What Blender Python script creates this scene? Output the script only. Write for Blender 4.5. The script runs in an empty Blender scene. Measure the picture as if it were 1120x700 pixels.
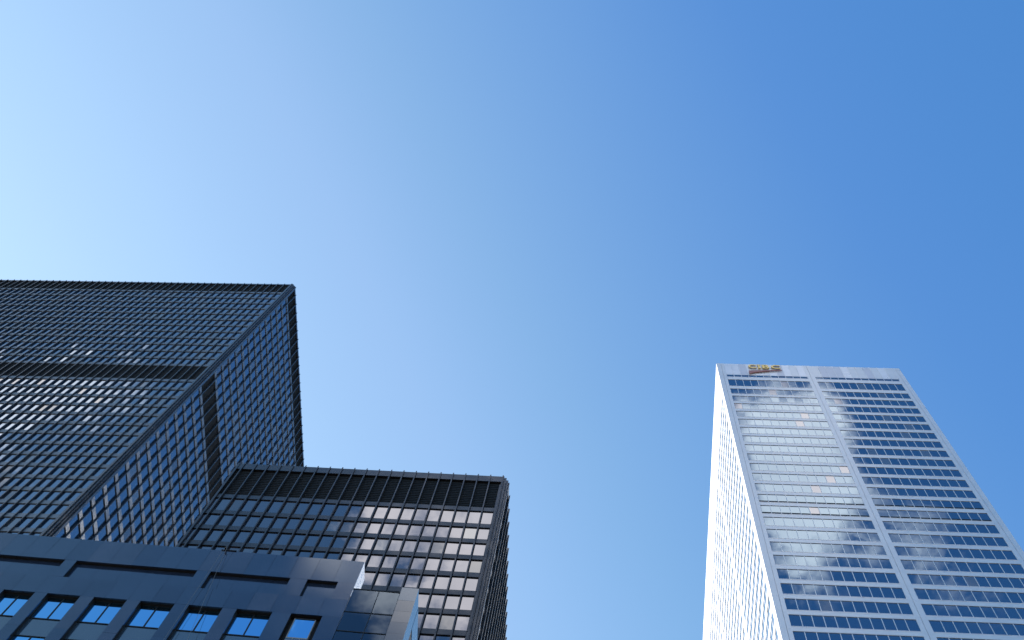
import bpy, math, random
from mathutils import Vector, Matrix
R_ = random.Random(7)
SC = bpy.context.scene
C = SC.collection
EYE = 1.7                      # camera height; every height below is given from the eye

# ------------------------------------------------------------------ camera
F_PX = 1439.58
ROWS = [[0.9969378879607724, 0.0034988814481594077, 0.07811917419511148],
        [0.017434969512439225, 0.9639054732062037, -0.2656732213852669],
        [-0.07622905867459442, 0.26622170563599135, 0.9608928837606452]]
cam = bpy.data.cameras.new('camera')
cam_o = bpy.data.objects.new('camera', cam)
C.objects.link(cam_o)
cam.sensor_width = 36
cam.lens = 36 * F_PX / 1120
cam.clip_start = 0.1
cam.clip_end = 8000
r, d, f = [Vector(v) for v in ROWS]
M = Matrix((r, -d, -f)).transposed().to_4x4()
M.translation = Vector((0, 0, EYE))
cam_o.matrix_world = M
SC.camera = cam_o

# ------------------------------------------------------------------ sky, sun, exposure
SUN_AZ, SUN_EL = -63.0, 31.0           # azimuth clockwise from +Y
world = bpy.data.worlds.new('World')
SC.world = world
world.use_nodes = True
nt = world.node_tree
N, L = nt.nodes, nt.links
bg = N['Background']
bg.inputs[1].default_value = 0.12
sky = N.new('ShaderNodeTexSky')
sky.sky_type = 'NISHITA'
sky.sun_disc = False
sky.sun_elevation = math.radians(SUN_EL)
sky.sun_rotation = math.radians(SUN_AZ)
sky.air_density = 1.0
sky.dust_density = 1.0
sky.ozone_density = 6.0


# the deep polarised blue away from the sun: contrast of the clear sky, channel by channel
def curve(sock, pts):
    c = N.new('ShaderNodeFloatCurve')
    m = c.mapping.curves[0]
    for i, (a, b) in enumerate(pts):
        if i < 2:
            m.points[i].location = (a, b)
        else:
            m.points.new(a, b)
    for q in m.points:
        q.handle_type = 'VECTOR'
    c.mapping.extend = 'EXTRAPOLATED'
    c.mapping.update()
    L.new(sock, c.inputs['Value'])
    return c.outputs[0]


KS = 0.395 / 3
ssep = N.new('ShaderNodeSeparateColor')
ssc = N.new('ShaderNodeVectorMath')
ssc.operation = 'SCALE'
ssc.inputs['Scale'].default_value = KS
L.new(sky.outputs[0], ssc.inputs[0])
L.new(ssc.outputs[0], ssep.inputs[0])
t3 = lambda P: [(a / 3, b / 3) for a, b in P]
cR = curve(ssep.outputs[0], t3([(0, 0), (.14, .045), (.166, .078), (.185, .098), (.257, .245), (.301, .335), (.395, .43), (.484, .50), (3, 1.9)]))
cG = curve(ssep.outputs[1], t3([(0, 0), (.28, .19), (.328, .255), (.361, .285), (.468, .466), (.524, .55), (.645, .675), (.747, .75), (3, 2.2)]))
cB = curve(ssep.outputs[2], t3([(0, 0), (.62, .52), (.725, .64), (.79, .69), (.987, .81), (1.078, .9), (1.27, 1.02), (1.4, 1.1), (3, 2.0)]))
scmb = N.new('ShaderNodeCombineColor')
for i_, c_ in enumerate((cR, cG, cB)):
    L.new(c_, scmb.inputs[i_])
sdv = N.new('ShaderNodeVectorMath')
sdv.operation = 'SCALE'
sdv.inputs['Scale'].default_value = 1 / KS
L.new(scmb.outputs[0], sdv.inputs[0])
SKYC = sdv.outputs[0]


def mth(op, a, b=None, c=None, clamp=False):
    n = N.new('ShaderNodeMath')
    n.operation = op
    n.use_clamp = clamp
    for i, v in enumerate((a, b, c)):
        if v is None:
            continue
        if isinstance(v, (int, float)):
            n.inputs[i].default_value = v
        else:
            L.new(v, n.inputs[i])
    return n.outputs[0]


# broken clouds stand in the sky behind the photographer (y < 0): (x/|y|, z/|y|) of their centre, size, weight
CLOUDS = [(-0.13, 2.02, 0.11, 0.24, 1.25), (-0.34, 2.20, 0.10, 0.12, .62), (-1.48, 2.86, .19, .20, 2.0), (-1.25, 2.3, .12, .12, .5),
          (0.395, 2.62, 0.065, 0.25, 2.6), (0.52, 2.90, 0.045, 0.18, .75), (0.33, 2.08, 0.05, 0.16, .62), (0.59, 2.15, 0.09, 0.28, .42),
          (-0.385, 1.96, 0.035, 0.09, .62), (-.40, 1.75, .04, .05, .3)]
tc = N.new('ShaderNodeTexCoord')
sp = N.new('ShaderNodeSeparateXYZ')
L.new(tc.outputs['Generated'], sp.inputs[0])
ny = mth('MAXIMUM', mth('MULTIPLY', sp.outputs[1], -1), 0.02)
gx = mth('DIVIDE', sp.outputs[0], ny)
gz = mth('DIVIDE', sp.outputs[2], ny)
tot = None
for cx, cz, sx, sz, wt in CLOUDS:
    a = mth('DIVIDE', mth('SUBTRACT', gx, cx), sx)
    b = mth('DIVIDE', mth('SUBTRACT', gz, cz), sz)
    rr = mth('ADD', mth('MULTIPLY', a, a), mth('MULTIPLY', b, b))
    g = mth('MULTIPLY', mth('EXPONENT', mth('MULTIPLY', rr, -0.5)), wt)
    tot = g if tot is None else mth('ADD', tot, g)
noi = N.new('ShaderNodeTexNoise')
noi.inputs['Scale'].default_value = 21
noi.inputs['Detail'].default_value = 9
noi.inputs['Roughness'].default_value = 0.62
noi.inputs['Distortion'].default_value = 0.25
L.new(tc.outputs['Generated'], noi.inputs['Vector'])
nz = mth('MULTIPLY', mth('SUBTRACT', noi.outputs[0], 0.5), 2.6)
dens = mth('SUBTRACT', mth('ADD', tot, mth('MULTIPLY', nz, mth('MINIMUM', mth('ADD', mth('MULTIPLY', tot, 2.0), 0.0), 1.0))), 0.42)
mr = N.new('ShaderNodeMapRange')
mr.interpolation_type = 'SMOOTHSTEP'
mr.inputs[1].default_value = -0.1
mr.inputs[2].default_value = 0.65
L.new(dens, mr.inputs[0])
back = mth('GREATER_THAN', mth('MULTIPLY', sp.outputs[1], -1), 0.03)
cfac = mth('MULTIPLY', mth('MULTIPLY', mr.outputs[0], back), 0.95)
noi2 = N.new('ShaderNodeTexNoise')
noi2.inputs['Scale'].default_value = 26
noi2.inputs['Detail'].default_value = 5
L.new(tc.outputs['Generated'], noi2.inputs['Vector'])
cr = N.new('ShaderNodeMix')
cr.data_type = 'RGBA'
L.new(noi2.outputs[0], cr.inputs[0])
CL_A, CL_B = cr.inputs[6], cr.inputs[7]
CL_A.default_value = (4.6, 4.7, 5.1, 1)
CL_B.default_value = (7.6, 7.4, 7.5, 1)
mx = N.new('ShaderNodeMix')
mx.data_type = 'RGBA'
L.new(cfac, mx.inputs[0])
L.new(SKYC, mx.inputs[6])
L.new(cr.outputs[2], mx.inputs[7])
L.new(mx.outputs[2], bg.inputs[0])

sun = bpy.data.lights.new('sun', 'SUN')
sun.energy = 4.0
sun.angle = math.radians(0.53)
sun.color = (1.0, 0.95, 0.88)
sun_o = bpy.data.objects.new('sun', sun)
C.objects.link(sun_o)
az, el = math.radians(SUN_AZ), math.radians(SUN_EL)
SD = Vector((math.cos(el) * math.sin(az), math.cos(el) * math.cos(az), math.sin(el)))
sun_o.rotation_euler = SD.to_track_quat('Z', 'Y').to_euler()
sun_o.location = SD * 400

SC.view_settings.view_transform = 'Standard'
SC.view_settings.look = 'None'
SC.view_settings.gamma = 1
SC.view_settings.use_curve_mapping = False
SC.view_settings.exposure = 1.72
SC.render.engine = 'CYCLES'
SC.cycles.max_bounces = 8
SC.cycles.glossy_bounces = 5
SC.cycles.diffuse_bounces = 3
SC.cycles.use_denoising = True
SC.cycles.sample_clamp_indirect = 6


# ------------------------------------------------------------------ materials
def mat(name, col, rough=0.5, ior=1.5, metal=0.0, bump=0.0, bscale=1.0, var=0.0, vscale=0.3, rand=0.0, stretch=(1, 1, 1), tint=None):
    m = bpy.data.materials.new(name)
    m.use_nodes = True
    n, l = m.node_tree.nodes, m.node_tree.links
    p = n['Principled BSDF']
    p.inputs['Base Color'].default_value = (*col, 1)
    p.inputs['Roughness'].default_value = rough
    p.inputs['IOR'].default_value = ior
    p.inputs['Metallic'].default_value = metal
    if tint:
        p.inputs['Specular Tint'].default_value = (*tint, 1)
    t = n.new('ShaderNodeTexCoord')
    mp = n.new('ShaderNodeMapping')
    mp.inputs['Scale'].default_value = stretch
    l.new(t.outputs['Object'], mp.inputs[0])
    if var or rand:
        nn = n.new('ShaderNodeTexNoise')
        nn.inputs['Scale'].default_value = vscale
        nn.inputs['Detail'].default_value = 6
        l.new(mp.outputs[0], nn.inputs[0])
        rp = n.new('ShaderNodeMapRange')
        rp.inputs[1].default_value = 0.3
        rp.inputs[2].default_value = 0.7
        rp.inputs[3].default_value = 1 - var
        rp.inputs[4].default_value = 1 + var
        l.new(nn.outputs[0], rp.inputs[0])
        mu = n.new('ShaderNodeVectorMath')
        mu.operation = 'SCALE'
        mu.inputs[0].default_value = col
        l.new(rp.outputs[0], mu.inputs['Scale'])
        l.new(mu.outputs[0], p.inputs['Base Color'])
        rq = n.new('ShaderNodeMapRange')
        rq.inputs[1].default_value = 0.3
        rq.inputs[2].default_value = 0.7
        rq.inputs[3].default_value = max(0.01, rough * (1 - var))
        rq.inputs[4].default_value = rough * (1 + var)
        l.new(nn.outputs[0], rq.inputs[0])
        l.new(rq.outputs[0], p.inputs['Roughness'])
    if bump:
        nb = n.new('ShaderNodeTexNoise')
        nb.inputs['Scale'].default_value = bscale
        nb.inputs['Detail'].default_value = 2
        l.new(mp.outputs[0], nb.inputs[0])
        bp = n.new('ShaderNodeBump')
        bp.inputs['Strength'].default_value = 1
        bp.inputs['Distance'].default_value = bump
        l.new(nb.outputs[0], bp.inputs['Height'])
        l.new(bp.outputs[0], p.inputs['Normal'])
    return m


black_steel = mat('black_painted_steel', (.018, .019, .023), .27, 1.52, var=.25, vscale=.4)
matte_black = mat('matte_black_steel', (.010, .0105, .013), .30, 1.42, var=.25, vscale=.4)
frame_grey = mat('grey_window_frame', (.16, .16, .17), .4)
graphite_panel = mat('graphite_spandrel_steel', (.036, .044, .062), .44, 2.1, var=.2, vscale=.4)
black_louvre = mat('black_louvre', (.006, .006, .007), .7, 1.3)
glassA = mat('bronze_grey_glass', (.006, .008, .012), .015, 3.6, bump=.0015, bscale=.5, tint=(.70, .84, 1))
glassA2 = mat('smoke_grey_glass', (.006, .008, .012), .015, 2.5, bump=.0012, bscale=.5, tint=(.86, .85, .92))
glassB = mat('bronze_grey_glass_blinds', (.035, .034, .04), .02, 2.4, bump=.002, bscale=.5)
glassD = mat('bronze_grey_glass_lit_room', (.02, .016, .018), .02, 2.0, bump=.002, bscale=.5)
steel_panel = mat('silver_grey_panel', (.75, .71, .68), .30, 1.5, metal=.6, var=.05, vscale=.25, bump=.002, bscale=.6)
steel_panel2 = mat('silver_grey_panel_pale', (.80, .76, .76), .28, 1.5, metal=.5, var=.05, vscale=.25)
steel_panel3 = mat('silver_grey_panel_dull', (.68, .63, .635), .34, 1.5, metal=.6, var=.05, vscale=.25)
joint = mat('dark_joint', (.05, .05, .06), .7)
glassC = mat('blue_mirror_glass', (.006, .018, .05), .012, 3.0, bump=.0012, bscale=.45, tint=(.62, .84, 1))
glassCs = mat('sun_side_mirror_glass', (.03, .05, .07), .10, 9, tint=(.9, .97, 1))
glassC2 = mat('blue_mirror_glass_blinds', (.06, .065, .08), .02, 2.8, bump=.0012, bscale=.45, tint=(.9, .9, .95))
stoneF = mat('dark_polished_panel', (.012, .019, .038), .09, 1.74, var=.18, vscale=.5, bump=.0008, bscale=.6, tint=(.6, .8, 1))
stoneF2 = mat('dark_polished_panel_warm', (.020, .024, .040), .12, 1.72, var=.25, vscale=.5, bump=.0012, bscale=.6, tint=(.7, .82, 1))
stoneF3 = mat('dark_polished_panel_deep', (.010, .015, .032), .08, 1.7, var=.2, vscale=.5, bump=.001, bscale=.5, tint=(.6, .8, 1))
spandF = mat('blue_grey_spandrel_glass', (.02, .035, .055), .08, 2.1)
glassF = mat('blue_window_glass', (.20, .52, .80), .008, 1.5, metal=1, bump=.0004, bscale=.6)
darkF = mat('black_window_frame', (.008, .008, .009), .5, 1.3)
soffitF = mat('dark_reveal', (.012, .011, .011), .6, 1.3)
pierF = mat('brushed_metal_panel', (.035, .04, .055), .05, 2.9, var=.1, vscale=.8, tint=(.75, .88, 1))
pier_front = mat('satin_grey_panel', (.05, .052, .06), .12, 1.7, var=.12, vscale=.8)
glare_return = mat('glare_steel_return', (.62, .62, .64), .28, 1.5, metal=1, var=.1, vscale=2)  # pale colour stands in for the bright reflection on the end face
concrete = mat('concrete', (.3, .3, .29), .8, var=.15)
rope_m = mat('grey_rope', (.11, .12, .14), .8)
gold = mat('gold_letter_face', (.95, .60, .17), .4, 1.5)
gold_shade = mat('shaded_letter_side', (.07, .05, .035), .5)  # letter edges coloured dark in place of their shading
maroon = mat('maroon_sign_face', (.30, .11, .09), .45)
asphalt = mat('asphalt', (.05, .05, .052), .85, var=.2, vscale=2)
paving = mat('paving', (.27, .26, .25), .8, var=.15, vscale=1.5)
city_g = mat('city_ground', (.25, .225, .20), .9, var=.3, vscale=.05)


# clear glass of the terrace screen
def clear_glass():
    m = bpy.data.materials.new('tinted_clear_glass')
    m.use_nodes = True
    n, l = m.node_tree.nodes, m.node_tree.links
    n.remove(n['Principled BSDF'])
    tr = n.new('ShaderNodeBsdfTransparent')
    gl_tint = (.72, .86, 1, 1)
    tr.inputs[0].default_value = (.26, .36, .46, 1)
    gl = n.new('ShaderNodeBsdfGlossy')
    gl.inputs['Roughness'].default_value = .01
    gl.inputs[0].default_value = gl_tint
    fr = n.new('ShaderNodeFresnel')
    fr.inputs[0].default_value = 1.65
    ms = n.new('ShaderNodeMixShader')
    l.new(fr.outputs[0], ms.inputs[0])
    l.new(tr.outputs[0], ms.inputs[1])
    l.new(gl.outputs[0], ms.inputs[2])
    l.new(ms.outputs[0], n['Material Output'].inputs[0])
    return m


glass_clear = clear_glass()


# ------------------------------------------------------------------ mesh helpers
class MB:
    def __init__(s):
        s.v, s.f, s.m, s.mats = [], [], [], []

    def mi(s, m):
        if m not in s.mats:
            s.mats.append(m)
        return s.mats.index(m)

    def hexa(s, p, m):
        b = len(s.v)
        s.v += [tuple(q) for q in p]
        k = s.mi(m)
        for q in ((0, 3, 2, 1), (4, 5, 6, 7), (0, 1, 5, 4), (1, 2, 6, 5), (2, 3, 7, 6), (3, 0, 4, 7)):
            s.f.append(tuple(b + i for i in q))
            s.m.append(k)

    def box(s, x0, x1, y0, y1, z0, z1, m):
        x0, x1 = min(x0, x1), max(x0, x1)
        y0, y1 = min(y0, y1), max(y0, y1)
        s.hexa([(x0, y0, z0), (x1, y0, z0), (x1, y1, z0), (x0, y1, z0),
                (x0, y0, z1), (x1, y0, z1), (x1, y1, z1), (x0, y1, z1)], m)
        return s

    def build(s, name, root=None, off=(0, 0, 0)):
        me = bpy.data.meshes.new(name)
        ox, oy, oz = off
        me.from_pydata([(a - ox, b - oy, c - oz) for a, b, c in s.v], [], s.f)
        for m in s.mats:
            me.materials.append(m)
        me.polygons.foreach_set('material_index', s.m)
        me.update()
        o = bpy.data.objects.new(name, me)
        C.objects.link(o)
        if root:
            o.parent = root
        return o


def pane(mb, axis, u0, u1, pos, z0, z1, th, m, jit=0.0):
    """a glass sheet th thick; axis 'y' faces -y at y=pos, '+x'/'-x' face that way at x=pos; slightly out of true"""
    a, b = R_.gauss(0, jit), R_.gauss(0, jit)
    u0, u1 = min(u0, u1), max(u0, u1)
    hu, hz = (u1 - u0) / 2, (z1 - z0) / 2
    def off(su, sz):
        return a * su * hu + b * sz * hz
    if axis == 'y':
        P = [(u0, pos + off(-1, -1), z0), (u1, pos + off(1, -1), z0), (u1, pos + th, z0), (u0, pos + th, z0),
             (u0, pos + off(-1, 1), z1), (u1, pos + off(1, 1), z1), (u1, pos + th, z1), (u0, pos + th, z1)]
    elif axis == '+x':
        P = [(pos - th, u0, z0), (pos + off(-1, -1), u0, z0), (pos + off(1, -1), u1, z0), (pos - th, u1, z0),
             (pos - th, u0, z1), (pos + off(-1, 1), u0, z1), (pos + off(1, 1), u1, z1), (pos - th, u1, z1)]
    else:
        P = [(pos + off(-1, -1), u0, z0), (pos + th, u0, z0), (pos + th, u1, z0), (pos + off(1, -1), u1, z0),
             (pos + off(-1, 1), u0, z1), (pos + th, u0, z1), (pos + th, u1, z1), (pos + off(1, 1), u1, z1)]
    mb.hexa(P, m)


def rotz(yaw, x, y):
    return (math.cos(yaw) * x - math.sin(yaw) * y, math.sin(yaw) * x + math.cos(yaw) * y)


class Bld:
    """a building: an Empty at its base corner; shapes are given in its own axes, heights from the eye"""
    all = []

    def __init__(s, name, label, cat, yaw, x0, y0, box=None):
        s.yaw, s.x0, s.y0 = yaw, x0, y0
        s.root = bpy.data.objects.new(name, None)
        C.objects.link(s.root)
        X, Y = rotz(yaw, x0, y0)
        s.root.location = (X, Y, 0)
        s.root.rotation_euler = (0, 0, yaw)
        s.root['label'] = label
        s.root['category'] = cat
        s.off = (x0, y0, -EYE)
        s.box = box
        Bld.all.append(s)

    def part(s, name, mb, parent=None):
        if not mb.v:
            return None
        return mb.build(name, parent or s.root, s.off)

    def proj(s, x, y, z):
        X, Y = rotz(s.yaw, x, y)
        p = Vector((X, Y, z))
        q = (r.dot(p), d.dot(p), f.dot(p))
        if q[2] < .1:
            return None
        return (q[0] / q[2] * F_PX + 560, q[1] / q[2] * F_PX + 350)

    def hidden(s, x, y, z):
        X, Y = rotz(s.yaw, x, y)
        for o in Bld.all:
            if o is s or not o.box:
                continue
            a, b = rotz(-o.yaw, X, Y)
            lo, hi = 0.0, .995
            for pv, (m0, m1) in zip((a, b, z), o.box):
                if abs(pv) < 1e-9:
                    if m0 > 0 or m1 < 0:
                        lo = 2
                    continue
                t0, t1 = sorted((m0 / pv, m1 / pv))
                lo, hi = max(lo, t0), min(hi, t1)
            if lo < hi:
                return True
        return False

    def weight(s, mb):
        n = len(mb.v)
        cx, cy, cz = (sum(v[i] for v in mb.v) / n for i in range(3))
        ps = [s.proj(*v) for v in mb.v]
        if any(p is None for p in ps):
            return 0
        xs, ys = [p[0] for p in ps], [p[1] for p in ps]
        x0, x1, y0, y1 = max(min(xs), 0), min(max(xs), 1120), max(min(ys), 0), min(max(ys), 700)
        if x0 >= x1 or y0 >= y1:
            return 0
        vis = sum(not s.hidden(cx + (v[0] - cx) * .7, cy + (v[1] - cy) * .7, cz + (v[2] - cz) * .9) for v in mb.v[:8]) / 8
        return (x1 - x0) * (y1 - y0) * vis

    def parts(s, name, items, limit=100):
        """every item a part of its own, past the limit the ones that show least are merged"""
        ws = [(s.weight(mb), i) for i, mb in enumerate(items)]
        ws.sort(reverse=True)
        vis = [i for w, i in ws if w > 0][:limit]
        keep = set(vis)
        for i in sorted(vis):
            s.part(name, items[i])
        rest = MB()
        for i, mb in enumerate(items):
            if i in keep:
                continue
            b = len(rest.v)
            rest.v += mb.v
            rest.f += [tuple(b + q for q in t) for t in mb.f]
            rest.m += [rest.mi(mb.mats[k]) for k in mb.m]
        if rest.v:
            o = s.part(name, rest)
            o['kind'] = 'stuff'


GZ = -EYE
YA, YB, YC, YF = 0.0, 0.02515602934687107, 0.00851168393355301, 0.052448149114437986
SF = 1.3                                     # scale of the near block
# boxes used to know which windows show
# ------------------------------------------------------------------ ground
g = MB().box(-2500, 2500, -2500, 2500, -1.2, -.004, city_g).build('ground')
g['kind'] = 'structure'
g = MB().box(-400, 400, -16, 12, .0, .004, asphalt).build('road')
g['kind'] = 'structure'
g = MB().box(-400, 400, 12, 24, .0, .14, paving).build('pavement')
g['kind'] = 'structure'
g = MB()
for k in range(-60, 61):
    g.box(k * 6, k * 6 + 3, -2.08, -1.92, .006, .009, steel_panel2)
g = g.build('road_marking')
g['kind'] = 'structure'


# ------------------------------------------------------------------ the near block, lower left (front plane y = 39)
FY = 30 * SF
fx = lambda v: v * SF
nb = Bld('office_block', 'dark blue-grey panelled office block with recessed blue windows in front of the black towers', 'office block',
         YF, fx(-10.69), FY, box=((fx(-60), fx(-10.69)), (FY, FY + 1.3), (GZ, 59.95 * SF)))
top = 59.95 * SF
wall = MB()
REC = .19 * SF
RECW = .225 * SF
# window bays (left, right) and top of each; the slots above
bays = [(-26.72, -25.22), (-24.61, -23.04), (-22.38, -20.81), (-20.16, -18.54), (-17.86, -16.27), (-15.59, -13.92), (-13.03, -11.58)]
b0 = -26.72
while b0 > -56:
    b0 -= 2.25
    bays.insert(0, (b0, b0 + 1.57))
slots = [(-31.4, -25.2), (-24.6, -18.55), (-17.87, -13.92), (-13.06, -11.56), (-38.1, -32.1), (-44.8, -38.8), (-51.5, -45.5), (-58.2, -52.2)]
ZS1, ZS0 = 57.6 * SF, 55.85 * SF
ZW = 54.15 * SF
XR, XL = fx(-10.69), fx(-60)
T = 1.0 * SF


def panelrow(x0, x1, z0, z1, cw=1.13 * SF, ch=None):
    """facade cladding: separate slabs with 8 mm open joints"""
    n = max(1, round((x1 - x0) / cw))
    m = max(1, round((z1 - z0) / (ch or (1.75 * SF))))
    for i in range(n):
        for j in range(m):
            a0, a1 = x0 + (x1 - x0) * i / n, x0 + (x1 - x0) * (i + 1) / n
            c0, c1 = z0 + (z1 - z0) * j / m, z0 + (z1 - z0) * (j + 1) / m
            pane(wall, 'y', a0 + .005, a1 - .008, FY, c0 + .008, c1 - .008, .09, R_.choice((stoneF, stoneF, stoneF2, stoneF3)), .0022)


panelrow(XL, XR, ZS1, top, ch=2.4 * SF)
panelrow(XL, XR, ZW, ZS0)
ss = sorted(slots)
edges = [XL] + [fx(v) for s_ in ss for v in s_] + [XR]
for i in range(0, len(edges), 2):
    if edges[i + 1] - edges[i] > .05:
        panelrow(edges[i], edges[i + 1], ZS0, ZS1)
bb = sorted(bays)
edges = [XL] + [fx(v) for s_ in bb for v in s_] + [XR]
for i in range(0, len(edges), 2):
    if edges[i + 1] - edges[i] > .05:
        panelrow(edges[i], edges[i + 1], GZ, ZW, ch=3.06 * SF)
# structure behind the cladding, open where the recesses are
core = MB()
core.box(XL, XR - .02, FY + .091, FY + REC, ZS1 + .004, top - .01, soffitF)
core.box(XL, XR - .02, FY + .091, FY + RECW, ZW + .004, ZS0 - .004, soffitF)
edges = [XL] + [fx(v) for s_ in ss for v in s_] + [XR - .02]
for i in range(0, len(edges), 2):
    if edges[i + 1] - edges[i] > .05:
        core.box(edges[i], edges[i + 1], FY + .091, FY + REC, ZS0 - .004, ZS1 + .004, soffitF)
edges = [XL] + [fx(v) for s_ in bb for v in s_] + [XR - .02]
for i in range(0, len(edges), 2):
    if edges[i + 1] - edges[i] > .05:
        core.box(edges[i], edges[i + 1], FY + .091, FY + RECW, GZ, ZW + .004, soffitF)
core.box(XL, XR - .02, FY + RECW + .1, FY + T, GZ, top - .01, soffitF)
core.box(XL, XR - .3, FY + T, FY + 12, GZ, 56.0 * SF, soffitF)
nb.part('wall', core)
# return at the parapet's right-hand end, pale above to imitate reflected glare, dark below
for z0, z1 in ((56.3 * SF, top), (53.2 * SF, 56.29 * SF), (GZ, 53.19 * SF)):
    pane(wall, '+x', FY + .005, FY + T, XR, z0 + .004, z1 - .004, .018, glare_return if z0 > 56 * SF else soffitF, .001)
nb.part('cladding', wall)
for i, (a, b) in enumerate(ss):
    w = MB()
    n = max(1, round((b - a) / 1.13))
    for j in range(n):
        u0, u1 = fx(a + (b - a) * j / n), fx(a + (b - a) * (j + 1) / n)
        pane(w, 'y', u0 + .004, u1 - .004, FY + REC, ZS0, ZS1, .05, stoneF, .0015)
    if fx(b) > -48:
        nb.part('recessed_panel', w)
    else:
        nb.part('recessed_panel', w)
wins, spans = [], []
for i, (a, b) in enumerate(bb):
    last = abs(a + 13.03) < .01
    pitch = 3.0 * SF
    k = 0
    while True:
        if last:
            zt = 53.87 * SF - pitch * k
            zb = zt - 1.72 * SF
            w = MB()
            A0, A1, y = fx(-12.80), fx(-11.81), FY + .10
            pane(w, 'y', A0 + .05, A1 - .05, y + .03, zb, zt - .05, .04, glassF, .0015)
            w.box(A0, A0 + .05, y, y + REC, zb, zt, frame_grey)
            w.box(A1 - .05, A1, y, y + REC, zb, zt, frame_grey)
            w.box(A0, A1, y - .002, y + .03, zt - .05, zt + .02, darkF)
            w.box(A0, A1, y - .002, y + REC, zb - .12, zb, frame_grey)
            wins.append(w)
            s_ = MB()
            zc = zt - pitch + .02
            s_.box(A0, A1, y + .01, y + REC, zc, zb - .122, spandF)
            for q in range(1, 3):
                s_.box(A0 + (A1 - A0) * q / 3 - .02, A0 + (A1 - A0) * q / 3 + .02, y - .01, y + .01, zc, zb - .122, frame_grey)
            s_.box(A0, A1, y - .01, y + .008, zb - .42, zb - .36, frame_grey)
            spans.append(s_)
        else:
            zt = ZW - pitch * k if k else ZW
            zb = (52.18 - .0) * SF - pitch * k
            z1 = ZW - .02 if k == 0 else 50.57 * SF - pitch * (k - 1)
            w = MB()
            x0, x1, y = fx(a), fx(b), FY + RECW
            xm = (x0 + .0 + x1) / 2
            pane(w, 'y', x0 + .05, xm - .035, y, zb, z1 - .04, .04, glassF, .0015)
            pane(w, 'y', xm + .035, x1 - .04, y, zb, z1 - .04, .04, glassF, .0015)
            w.box(x0, x0 + .05, y - .04, y + .06, zb, z1, darkF)
            w.box(x1 - .04, x1, y - .04, y + .06, zb, z1, darkF)
            w.box(xm - .035, xm + .035, y - .04, y + .06, zb, z1, darkF)
            w.box(x0, x1, y - .045, y + .06, zb - .08, zb, darkF)
            w.box(x0, x1, y - .045, y + .06, z1 - .04, z1 + .03, darkF)
            wins.append(w)
            s_ = MB()
            pane(s_, 'y', x0, x1, y, 50.57 * SF - pitch * k + .032, zb - .082, .05, spandF, .001)
            spans.append(s_)
            if k == 0:
                pass
        k += 1
        if zt - pitch < 4:
            break
nb.parts('window', wins, 100)
nb.parts('spandrel_panel', spans, 100)
# glazed screen and metal fin to the right of it
scr = MB()
xs0, xs1 = XR + .002, fx(-8.41)
zt = 57.0 * SF
xm = fx(-9.42)
rows = [57.0, 54.74, 52.94, 51.0, 48.9, 46.8, 44.7, 42.6, 40.5]
gy = FY - .004
fr = MB()
gl = MB()
for i in range(len(rows) - 1):
    for u0, u1 in ((xs0, xm), (xm, xs1)):
        pane(gl, 'y', u0 + .02, u1 - .02, gy + .01, rows[i + 1] * SF + .03, rows[i] * SF - .03, .02, glass_clear, .003)
    fr.box(xs0, xs1, gy - .02, gy + .07, rows[i] * SF - .035, rows[i] * SF + (.06 if i == 0 else .035), darkF)
fr.box(xm - .022, xm + .022, gy - .015, gy + .06, rows[-1] * SF, 57 * SF - .036, darkF)
nb.part('glass_screen', gl)
nb.part('screen_frame', fr)
inner = MB()
inner.box(XR + .02, fx(-8.42), FY + 3.2, FY + 3.4, GZ, 55.6 * SF, spandF)
inner.box(XR + .02, fx(-8.42), FY + 1.5, FY + 3.2, 48 * SF, 48 * SF + .3, soffitF)
inner.box(XR + .03, fx(-10.0), FY + 1.2, FY + 3.2, GZ, 54.9 * SF, soffitF)
inner.box(XR + .02, fx(-8.42), FY + .05, FY + 3.4, GZ, rows[-1] * SF - .04, spandF)
nb.part('inner_wall', inner)
fin = MB()
F0, F1, FT = fx(-8.40), fx(-7.58), 57.56 * SF
pane(fin, 'y', F0, F1, FY, 56.25 * SF + .01, FT, .06, stoneF, .002)
z = 56.25 * SF
while z > 20:
    z2 = z - 1.05 * SF
    pane(fin, 'y', F0, F1, FY, z2 + .006, z - .006, .06, pier_front, .002)
    z = z2
fin.box(F0, F1 - .03, FY + .061, FY + 26, GZ, FT - .02, darkF)
for (y0, y1, z0, z1) in ((FY + .061, FY + 1.05 * SF, GZ, FT), (FY + 1.05 * SF + .01, FY + 26, 55.5 * SF, FT)):
    n = max(1, round((y1 - y0) / 3))
    for i in range(n):
        a0, a1 = y0 + (y1 - y0) * i / n, y0 + (y1 - y0) * (i + 1) / n
        pane(fin, '+x', a0, a1 - (.006 if i < n - 1 else 0), F1, z0, z1, .028, pierF, .001)
nb.part('metal_fin', fin)


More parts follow.
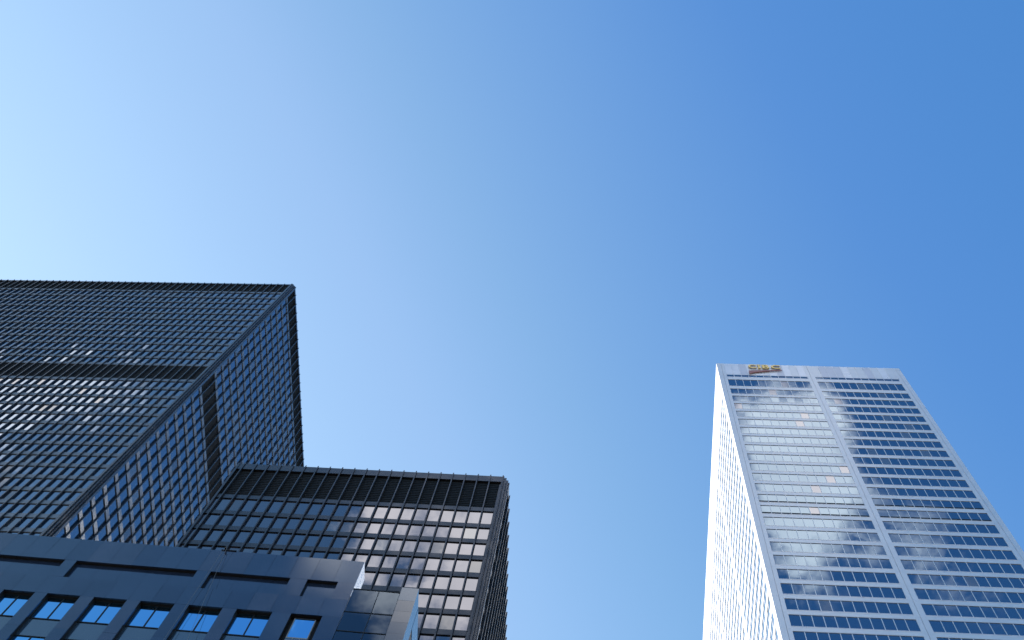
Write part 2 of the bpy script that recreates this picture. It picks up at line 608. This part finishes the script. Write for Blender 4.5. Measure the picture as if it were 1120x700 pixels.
# ------------------------------------------------------------------ the black towers
def curtain(b, axis, pos, centres, spand, mmat, smat, gmat, gl_off, fl_w, fl_d, z_lo, z_hi, bands, sp_h, out, ustart, uend, jit=.004, win_hide=None):
    """mullions every bay, spandrel panels every floor and a window in every cell.
    axis 'y': facade faces -y with flange face at y=pos;  '+x': faces +x with flange face at x=pos"""
    mull, win, spn = out
    sgn = 1 if axis == 'y' else -1
    gp = pos + sgn * gl_off                 # glass plane
    def bx(mb, u0, u1, d0, d1, z0, z1, m):
        if axis == 'y':
            mb.box(u0, u1, pos + d0, pos + d1, z0, z1, m)
        else:
            mb.box(pos - d0, pos - d1, u0, u1, z0, z1, m)
    for c in centres:
        m = MB()
        bx(m, c - fl_w / 2, c + fl_w / 2, 0, .05, z_lo, z_hi, mmat)
        bx(m, c - .02, c + .02, .05, gl_off + .02, z_lo, z_hi - .01, mmat)
        bx(m, c - .07, c + .07, gl_off - .1, gl_off - .06, z_lo, z_hi - .02, mmat)
        mull.append(m)
    cs = sorted(centres)
    uu = [ustart] + cs + [uend]
    zs = sorted(spand, reverse=True)
    for zc in zs:
        s_ = MB()
        bx(s_, ustart, uend, gl_off - .085, gl_off + .03, zc - sp_h / 2, zc + sp_h / 2, smat)
        bx(s_, ustart, uend, gl_off - .12, gl_off - .086, zc - sp_h / 2 + .02, zc - sp_h / 2 + .09, smat)
        spn.append(s_)
    for i in range(len(uu) - 1):
        if abs(uu[i + 1] - uu[i]) < .5:
            continue
        for j in range(len(zs) - 1):
            z1, z0 = zs[j] - sp_h / 2, zs[j + 1] + sp_h / 2
            if any(z0 < bh - .1 and z1 > bl + .1 for bl, bh in bands):
                continue
            w = MB()
            q = R_.random()
            m = gmat if q < .86 else (glassB if q < .94 else glassD)
            pane(w, axis, uu[i] + .03, uu[i + 1] - .03, gp, z0 + .01, z1 - .01, .03, m, jit)
            # slim frame
            bx(w, uu[i] + .03, uu[i + 1] - .03, gl_off - .04, gl_off - .012, z0 + .005, z0 + .06, mmat)
            win.append(w)


ta = Bld('office_tower', 'tallest black steel and glass tower, dark band round its middle, at the left edge', 'skyscraper',
         YA, -68.1, 67.0, box=((-156, -67.4), (67, 111), (GZ, 267.6)))
tb = Bld('office_tower', 'lower black steel tower with deep black louvre crown beside the tallest black one', 'skyscraper',
         YB, -11.2, 59.9, box=((-43.2, -10.3), (59.9, 103.5), (GZ, 145.5)))

# tall tower
zsA = [260.5 - 4.2 * k for k in range(0, 63)]
zsA = [z for z in zsA if z > 2 and not (203 < z < 209)]
louvA = [(261.1, 266.9), (202.3, 209.5)]
out = ([], [], [])
ptA = 1.45
cA = [-68.3 - ptA * k for k in range(0, 61)]
curtain(ta, 'y', 67.0, cA, zsA, black_steel, graphite_panel, glassA, .31, .11, .3, GZ, 267.75, [(202.3, 209.5)], 1.2, out, -155.6, -68.6)
out2 = (out[0], out[1], [])
cAs = [69.48 + 1.965 * k for k in range(0, 22)]
curtain(ta, '+x', -67.36, cAs, zsA, black_steel, graphite_panel, glassA, .33, .12, .3, GZ, 267.75, [(202.3, 209.5)], 1.2, out2, 68.35, 111)
ta.parts('mullion', out[0])
ta.parts('window', out[1])
ta.parts('spandrel', out[2] + out2[2])
w = MB()
w.box(-155.6, -67.9, 67.56, 110.9, GZ, 266.9, joint)
ta.part('wall', w)
for z0, z1 in louvA:
    w = MB()
    w.box(-155.6, -68.6, 67.34, 67.5, z0, z1, black_louvre)
    w.box(-67.86, -67.78, 68.35, 111, z0, z1, black_louvre)
    n = int((z1 - z0) / .45)
    for i in range(n):
        z = z0 + (z1 - z0) * (i + .5) / n
        w.box(-155.6, -68.6, 67.30, 67.34, z - .03, z + .03, black_louvre)
        w.box(-67.78, -67.73, 68.35, 111, z - .03, z + .03, black_louvre)
    ta.part('louvre_band', w)
w = MB()
w.box(-155.6, -67.9, 67.12, 67.5, 267.0, 267.68, black_steel)
w.box(-67.86, -67.5, 67.6, 111, 267.0, 267.68, black_steel)
w.box(-155.5, -68, 67.55, 110.8, 266.95, 267.5, black_steel)
ta.part('roof_edge', w)
w = MB()
for (x0, x1, y0, y1) in ((-68.62, -68.0, 67.19, 67.6), (-68.22, -68.06, 66.98, 67.3), (-67.98, -67.80, 67.16, 67.6), (-67.78, -67.60, 67.42, 67.9),
                         (-67.58, -67.36, 67.70, 67.95), (-67.8, -67.62, 67.92, 68.36)):
    w.box(x0, x1, y0, y1, GZ, 267.7, black_steel)
ta.part('corner_column', w)

# lower tower
zsB = [131.65 - 3.94 * k for k in range(0, 33)] + [136.0]
zsB = [z for z in zsB if z > 2]
out = ([], [], [])
cB = [-11.16 - 1.489 * k for k in range(0, 22)]
curtain(tb, 'y', 59.9, cB, zsB, matte_black, matte_black, glassA2, .31, .13, .3, GZ, 145.75, [], 1.06, out, -43.0, -11.4)
out2 = (out[0], out[1], [])
cBs = [62.49 + 1.715 * k for k in range(0, 24)]
curtain(tb, '+x', -10.28, cBs, zsB, matte_black, matte_black, glassA2, .31, .13, .3, GZ, 145.75, [], 1.06, out2, 61.0, 103.5)
tb.parts('mullion', out[0])
tb.parts('window', out[1])
tb.parts('spandrel', out[2] + out2[2])
w = MB()
w.box(-43.0, -10.85, 60.45, 103.4, GZ, 144.5, joint)
tb.part('wall', w)
w = MB()
w.box(-43.0, -11.4, 60.3, 60.4, 136.6, 143.9, black_louvre)
w.box(-10.8, -10.7, 61.0, 103.5, 136.6, 143.9, black_louvre)
for i in range(14):
    z = 136.8 + .5 * i
    w.box(-43.0, -11.4, 60.25, 60.3, z - .03, z + .03, black_louvre)
    w.box(-10.7, -10.65, 61.0, 103.5, z - .03, z + .03, black_louvre)
tb.part('louvre_band', w)
w = MB()
w.box(-43.1, -11.1, 60.02, 60.4, 144.0, 145.62, matte_black)
w.box(-10.8, -10.42, 60.8, 103.5, 144.0, 145.62, matte_black)
w.box(-43.0, -11, 60.46, 103.4, 144.51, 145.3, matte_black)
tb.part('roof_edge', w)
w = MB()
for (x0, x1, y0, y1) in ((-11.42, -11.0, 60.2, 60.5), (-11.12, -11.0, 59.97, 60.2), (-10.98, -10.74, 60.17, 60.5), (-10.73, -10.53, 60.47, 60.8), (-10.52, -10.38, 60.76, 60.98),
                         (-10.75, -10.55, 60.82, 61.01)):
    w.box(x0, x1, y0, y1, GZ, 145.6, matte_black)
w.box(-43.25, -43.0, 59.95, 60.5, GZ, 145.6, matte_black)
tb.part('corner_column', w)

# ------------------------------------------------------------------ the pale tower on the right
tc_ = Bld('office_tower', 'pale silver-white tower with ribbon windows and a gold sign, at the right of the photo', 'skyscraper',
          YC, 20.28, 74.0, box=((20.28, 54.2), (74, 145.5), (GZ, 239.6)))
XC0, XC1, YC0, YC1, ZC = 20.28, 54.16, 74.0, 145.5, 239.62
DR = .055
per = 3.98
tops = [224.7 - per * k for k in range(0, 57)]
rowsC = [(231.7, 232.95, 0), (226.3, 230.0, 0)] + [(t - 2.75, t, 1 if k in (12, 13) else 0) for k, t in enumerate(tops) if t - 2.5 > 3]
piersF = [(XC0, 21.08), (21.12, 21.68), (36.35, 36.95), (36.99, 37.72), (52.75, 53.37), (53.41, XC1)]
bayF = [(21.68, 36.35, 11), (37.72, 52.75, 11)]
piersS = [(YC0 + .06, 75.4), (91.1, 92.5), (109.0, 110.4), (127.0, 128.4), (144.2, YC1)]
bayS = [(75.4, 91.1, 12), (92.5, 109.0, 12), (110.4, 127.0, 12), (128.4, 144.2, 12)]
w = MB()
w.box(XC0 + .4, XC1 - .1, YC0 + .4, YC1 - .1, GZ, ZC - .3, joint)
tc_.part('wall', w)
pmats = [steel_panel, steel_panel2, steel_panel3]
items = []
for a, b in piersF:
    w = MB()
    z = ZC if True else 0
    zz = [ZC] + [t + .02 for t in (228.7,)] + [t - 2.75 for t in tops if t > 6]
    zz = sorted(set([ZC, 230.85, GZ] + [t - 3.4 for t in tops if t > 6]), reverse=True)
    for i in range(len(zz) - 1):
        w.box(a, b, YC0, YC0 + .41, zz[i + 1] + .008, zz[i] - .008, steel_panel)
    items.append(w)
for (a, b), m in zip(piersS, (1, 1, 1, 1, 1)):
    w = MB()
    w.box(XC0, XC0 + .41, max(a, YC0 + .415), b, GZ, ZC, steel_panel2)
    items.append(w)
tc_.parts('pier', items)
items, wins = [], []
for (u0, u1, n) in bayF:
    prev = None
    for i in range(n):
        a0, a1 = u0 + (u1 - u0) * i / n, u0 + (u1 - u0) * (i + 1) / n
        p = MB()
        p.box(a0 + .012, a1 - .012, YC0 + .015 + R_.uniform(0, .01), YC0 + .4, 232.9, ZC - .01, R_.choice(pmats))
        p.box(a1 - .06, a1 + .0, YC0 - .03, YC0 + .012, 232.9, ZC - .02, steel_panel2)
        items.append(p)
tc_.parts('parapet_panel', items)
sp = []
rows_ = sorted(rowsC, key=lambda q: -q[0])
for (u0, u1, n) in bayF:
    for i, (z0, z1, mech) in enumerate(rows_):
        nxt = rows_[i + 1][1] if i + 1 < len(rows_) else GZ
        s_ = MB()
        zt_ = z0
        s_.box(u0, u1, YC0 + .004, YC0 + .4, nxt, zt_, steel_panel)
        s_.box(u0, u1, YC0 - .02, YC0 + .002, zt_ - .14, zt_ - .04, steel_panel2)
        s_.box(u0, u1, YC0 - .012, YC0 + .002, nxt + .02, nxt + .07, steel_panel3)
        sp.append(s_)
        for j in range(n):
            a0, a1 = u0 + (u1 - u0) * j / n, u0 + (u1 - u0) * (j + 1) / n
            w = MB()
            q = R_.random()
            m = glassC if q < .945 else glassC2
            zb = z0 + (.55 if mech else 0)
            pane(w, 'y', a0 + .04, a1 - .04, YC0 + DR, zb, z1, .03, m, .0009)
            if mech:
                w.box(a0 + .08, a1 - .08, YC0 + DR - .004, YC0 + DR + .03, z0, zb - .001, black_louvre)
            w.box(a1 - .04, a1 + .04, YC0 + DR - .045, YC0 + DR + .05, z0, z1, steel_panel)
            wins.append(w)
for (u0, u1, n) in bayS:
    s_ = MB()
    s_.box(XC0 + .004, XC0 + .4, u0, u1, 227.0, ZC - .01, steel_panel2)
    sp.append(s_)
    for i, (z0, z1, mech) in enumerate(rows_[1:]):
        z1 = min(z1, 227.0)
        nxt = rows_[1:][i + 1][1] if i + 1 < len(rows_) - 1 else GZ
        s_ = MB()
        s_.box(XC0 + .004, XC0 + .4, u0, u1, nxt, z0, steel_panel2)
        sp.append(s_)
        for j in range(n):
            a0, a1 = u0 + (u1 - u0) * j / n, u0 + (u1 - u0) * (j + 1) / n
            w = MB()
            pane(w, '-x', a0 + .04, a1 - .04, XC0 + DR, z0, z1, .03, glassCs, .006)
            w.box(XC0 + DR - .045, XC0 + DR + .05, a1 - .05, a1 + .05, z0, z1, steel_panel2)
            wins.append(w)
tc_.parts('window', wins)
tc_.parts('spandrel', sp)
w = MB()
w.box(XC0 + .1, XC1 - .1, YC0 + .1, YC1 - .1, ZC - .29, ZC - .05, concrete)
w.box(XC1 - .09, XC1, YC0 + .42, YC1, GZ, ZC, steel_panel)
w.box(XC0 + .42, XC1 - .1, YC1 - .09, YC1, GZ, ZC, steel_panel)
tc_.part('rear_cladding', w)

# ------------------------------------------------------------------ the sign on the pale tower
def on_front(px, py, yaw, D):
    v = Matrix((r, d, f)).transposed() @ Vector((px - 560, py - 350, F_PX))
    a, b = rotz(-yaw, v.x, v.y)
    t = D / b
    return a * t, v.z * t


sx, sz = 20.28 + 3.4, 238.7
sign = bpy.data.objects.new('building_sign', None)
C.objects.link(sign)
sign['label'] = 'gold letters over a maroon swoosh, near the top left corner of the pale tower'
sign['category'] = 'sign'
SX0, SX1, SZ1, SZ0 = 25.9, 32.1, 238.9, 233.1
X, Y = rotz(YC, SX0, YC0 - .05)
sign.location = (X, Y, SZ0 + EYE)
sign.rotation_euler = (0, 0, YC)


def letter(ch, x0, x1, z0, z1):
    cu = bpy.data.curves.new('t', 'FONT')
    cu.body = ch
    cu.extrude = .06
    cu.offset = .035
    cu.resolution_u = 4
    o = bpy.data.objects.new('t', cu)
    C.objects.link(o)
    bpy.context.view_layer.update()
    me = bpy.data.meshes.new_from_object(o)
    C.objects.unlink(o)
    bpy.data.objects.remove(o)
    xs = [v.co.x for v in me.vertices]
    ys = [v.co.y for v in me.vertices]
    a, b, c, e = min(xs), max(xs), min(ys), max(ys)
    for v in me.vertices:
        u = x0 + (v.co.x - a) / (b - a) * (x1 - x0)
        zz = z0 + (v.co.y - c) / (e - c) * (z1 - z0)
        v.co = (u, -.10 - v.co.z, zz)
    me.materials.clear()
    me.materials.append(gold)
    me.materials.append(gold_shade)
    me.update()
    for p in me.polygons:
        p.material_index = 0 if abs(p.normal.y) > .7 else 1
    me.name = 'letter'
    ob = bpy.data.objects.new('letter', me)
    C.objects.link(ob)
    ob.parent = sign
    return ob


zz0, zz1 = 3.5, 5.8
for ch, a, b in (('C', .15, 1.65), ('I', 1.97, 2.32), ('B', 2.72, 4.05), ('C', 4.35, 6.05)):
    lo_ = letter(ch, a, b, zz0, zz1)
    if ch == 'I':                                   # serifs of the I
        for q in (zz0 + .002, zz1 - .26):
            MB().box(1.8, 2.49, -.162, -.03, q, q + .258, gold).build('serif', lo_)
w = MB()
for i in range(16):
    t0, t1 = i / 16, (i + 1) / 16
    def edge(t):
        return .0 + 6.2 * t, 2.0 + .95 * t, .05 + 2.72 * t ** .62
    xa, ua, la = edge(t0)
    xb, ub, lb = edge(t1)
    w.hexa([(xa, -.16, la), (xb, -.16, lb), (xb, -.03, lb), (xa, -.03, la), (xa, -.16, ua), (xb, -.16, ub), (xb, -.03, ub), (xa, -.03, ua)], maroon)
w.build('swoosh', sign)

# ------------------------------------------------------------------ davit and ropes on the near block
dv = bpy.data.objects.new('rope_davit', None)
C.objects.link(dv)
X, Y = rotz(YF, fx(-17.85), FY)
dv.location = (X, Y, top + EYE)
dv.rotation_euler = (0, 0, YF)
dv['label'] = 'small dark davit on the parapet of the panelled block with two thin ropes hanging down'
dv['category'] = 'davit'


def tube(mb, p, q, rad, m, n=8):
    p, q = Vector(p), Vector(q)
    ax = (q - p).normalized()
    u = ax.orthogonal().normalized()
    v = ax.cross(u)
    b = len(mb.v)
    for c in (p, q):
        for i in range(n):
            t = 2 * math.pi * i / n
            mb.v.append(tuple(c + u * math.cos(t) * rad + v * math.sin(t) * rad))
    k = mb.mi(m)
    for i in range(n):
        mb.f.append((b + i, b + (i + 1) % n, b + n + (i + 1) % n, b + n + i))
        mb.m.append(k)
    mb.f.append(tuple(b + i for i in range(n))[::-1])
    mb.m.append(k)
    mb.f.append(tuple(b + n + i for i in range(n)))
    mb.m.append(k)


w = MB(); tube(w, (0, .5, -.02), (0, .5, .25), .05, darkF); w.build('post', dv)
w = MB(); w.box(-.05, .05, -.3, .62, .02, .12, darkF); w.box(-.25, .75, -.06, .1, .0, .05, darkF); w.build('arm', dv)
w = MB(); tube(w, (0, -.25, .02), (0, -.25, -40), .010, rope_m, 6); w.build('rope', dv)
w = MB(); tube(w, (.12, -.25, .02), (2.6, -.5, -24), .010, rope_m, 6); w.build('rope', dv)
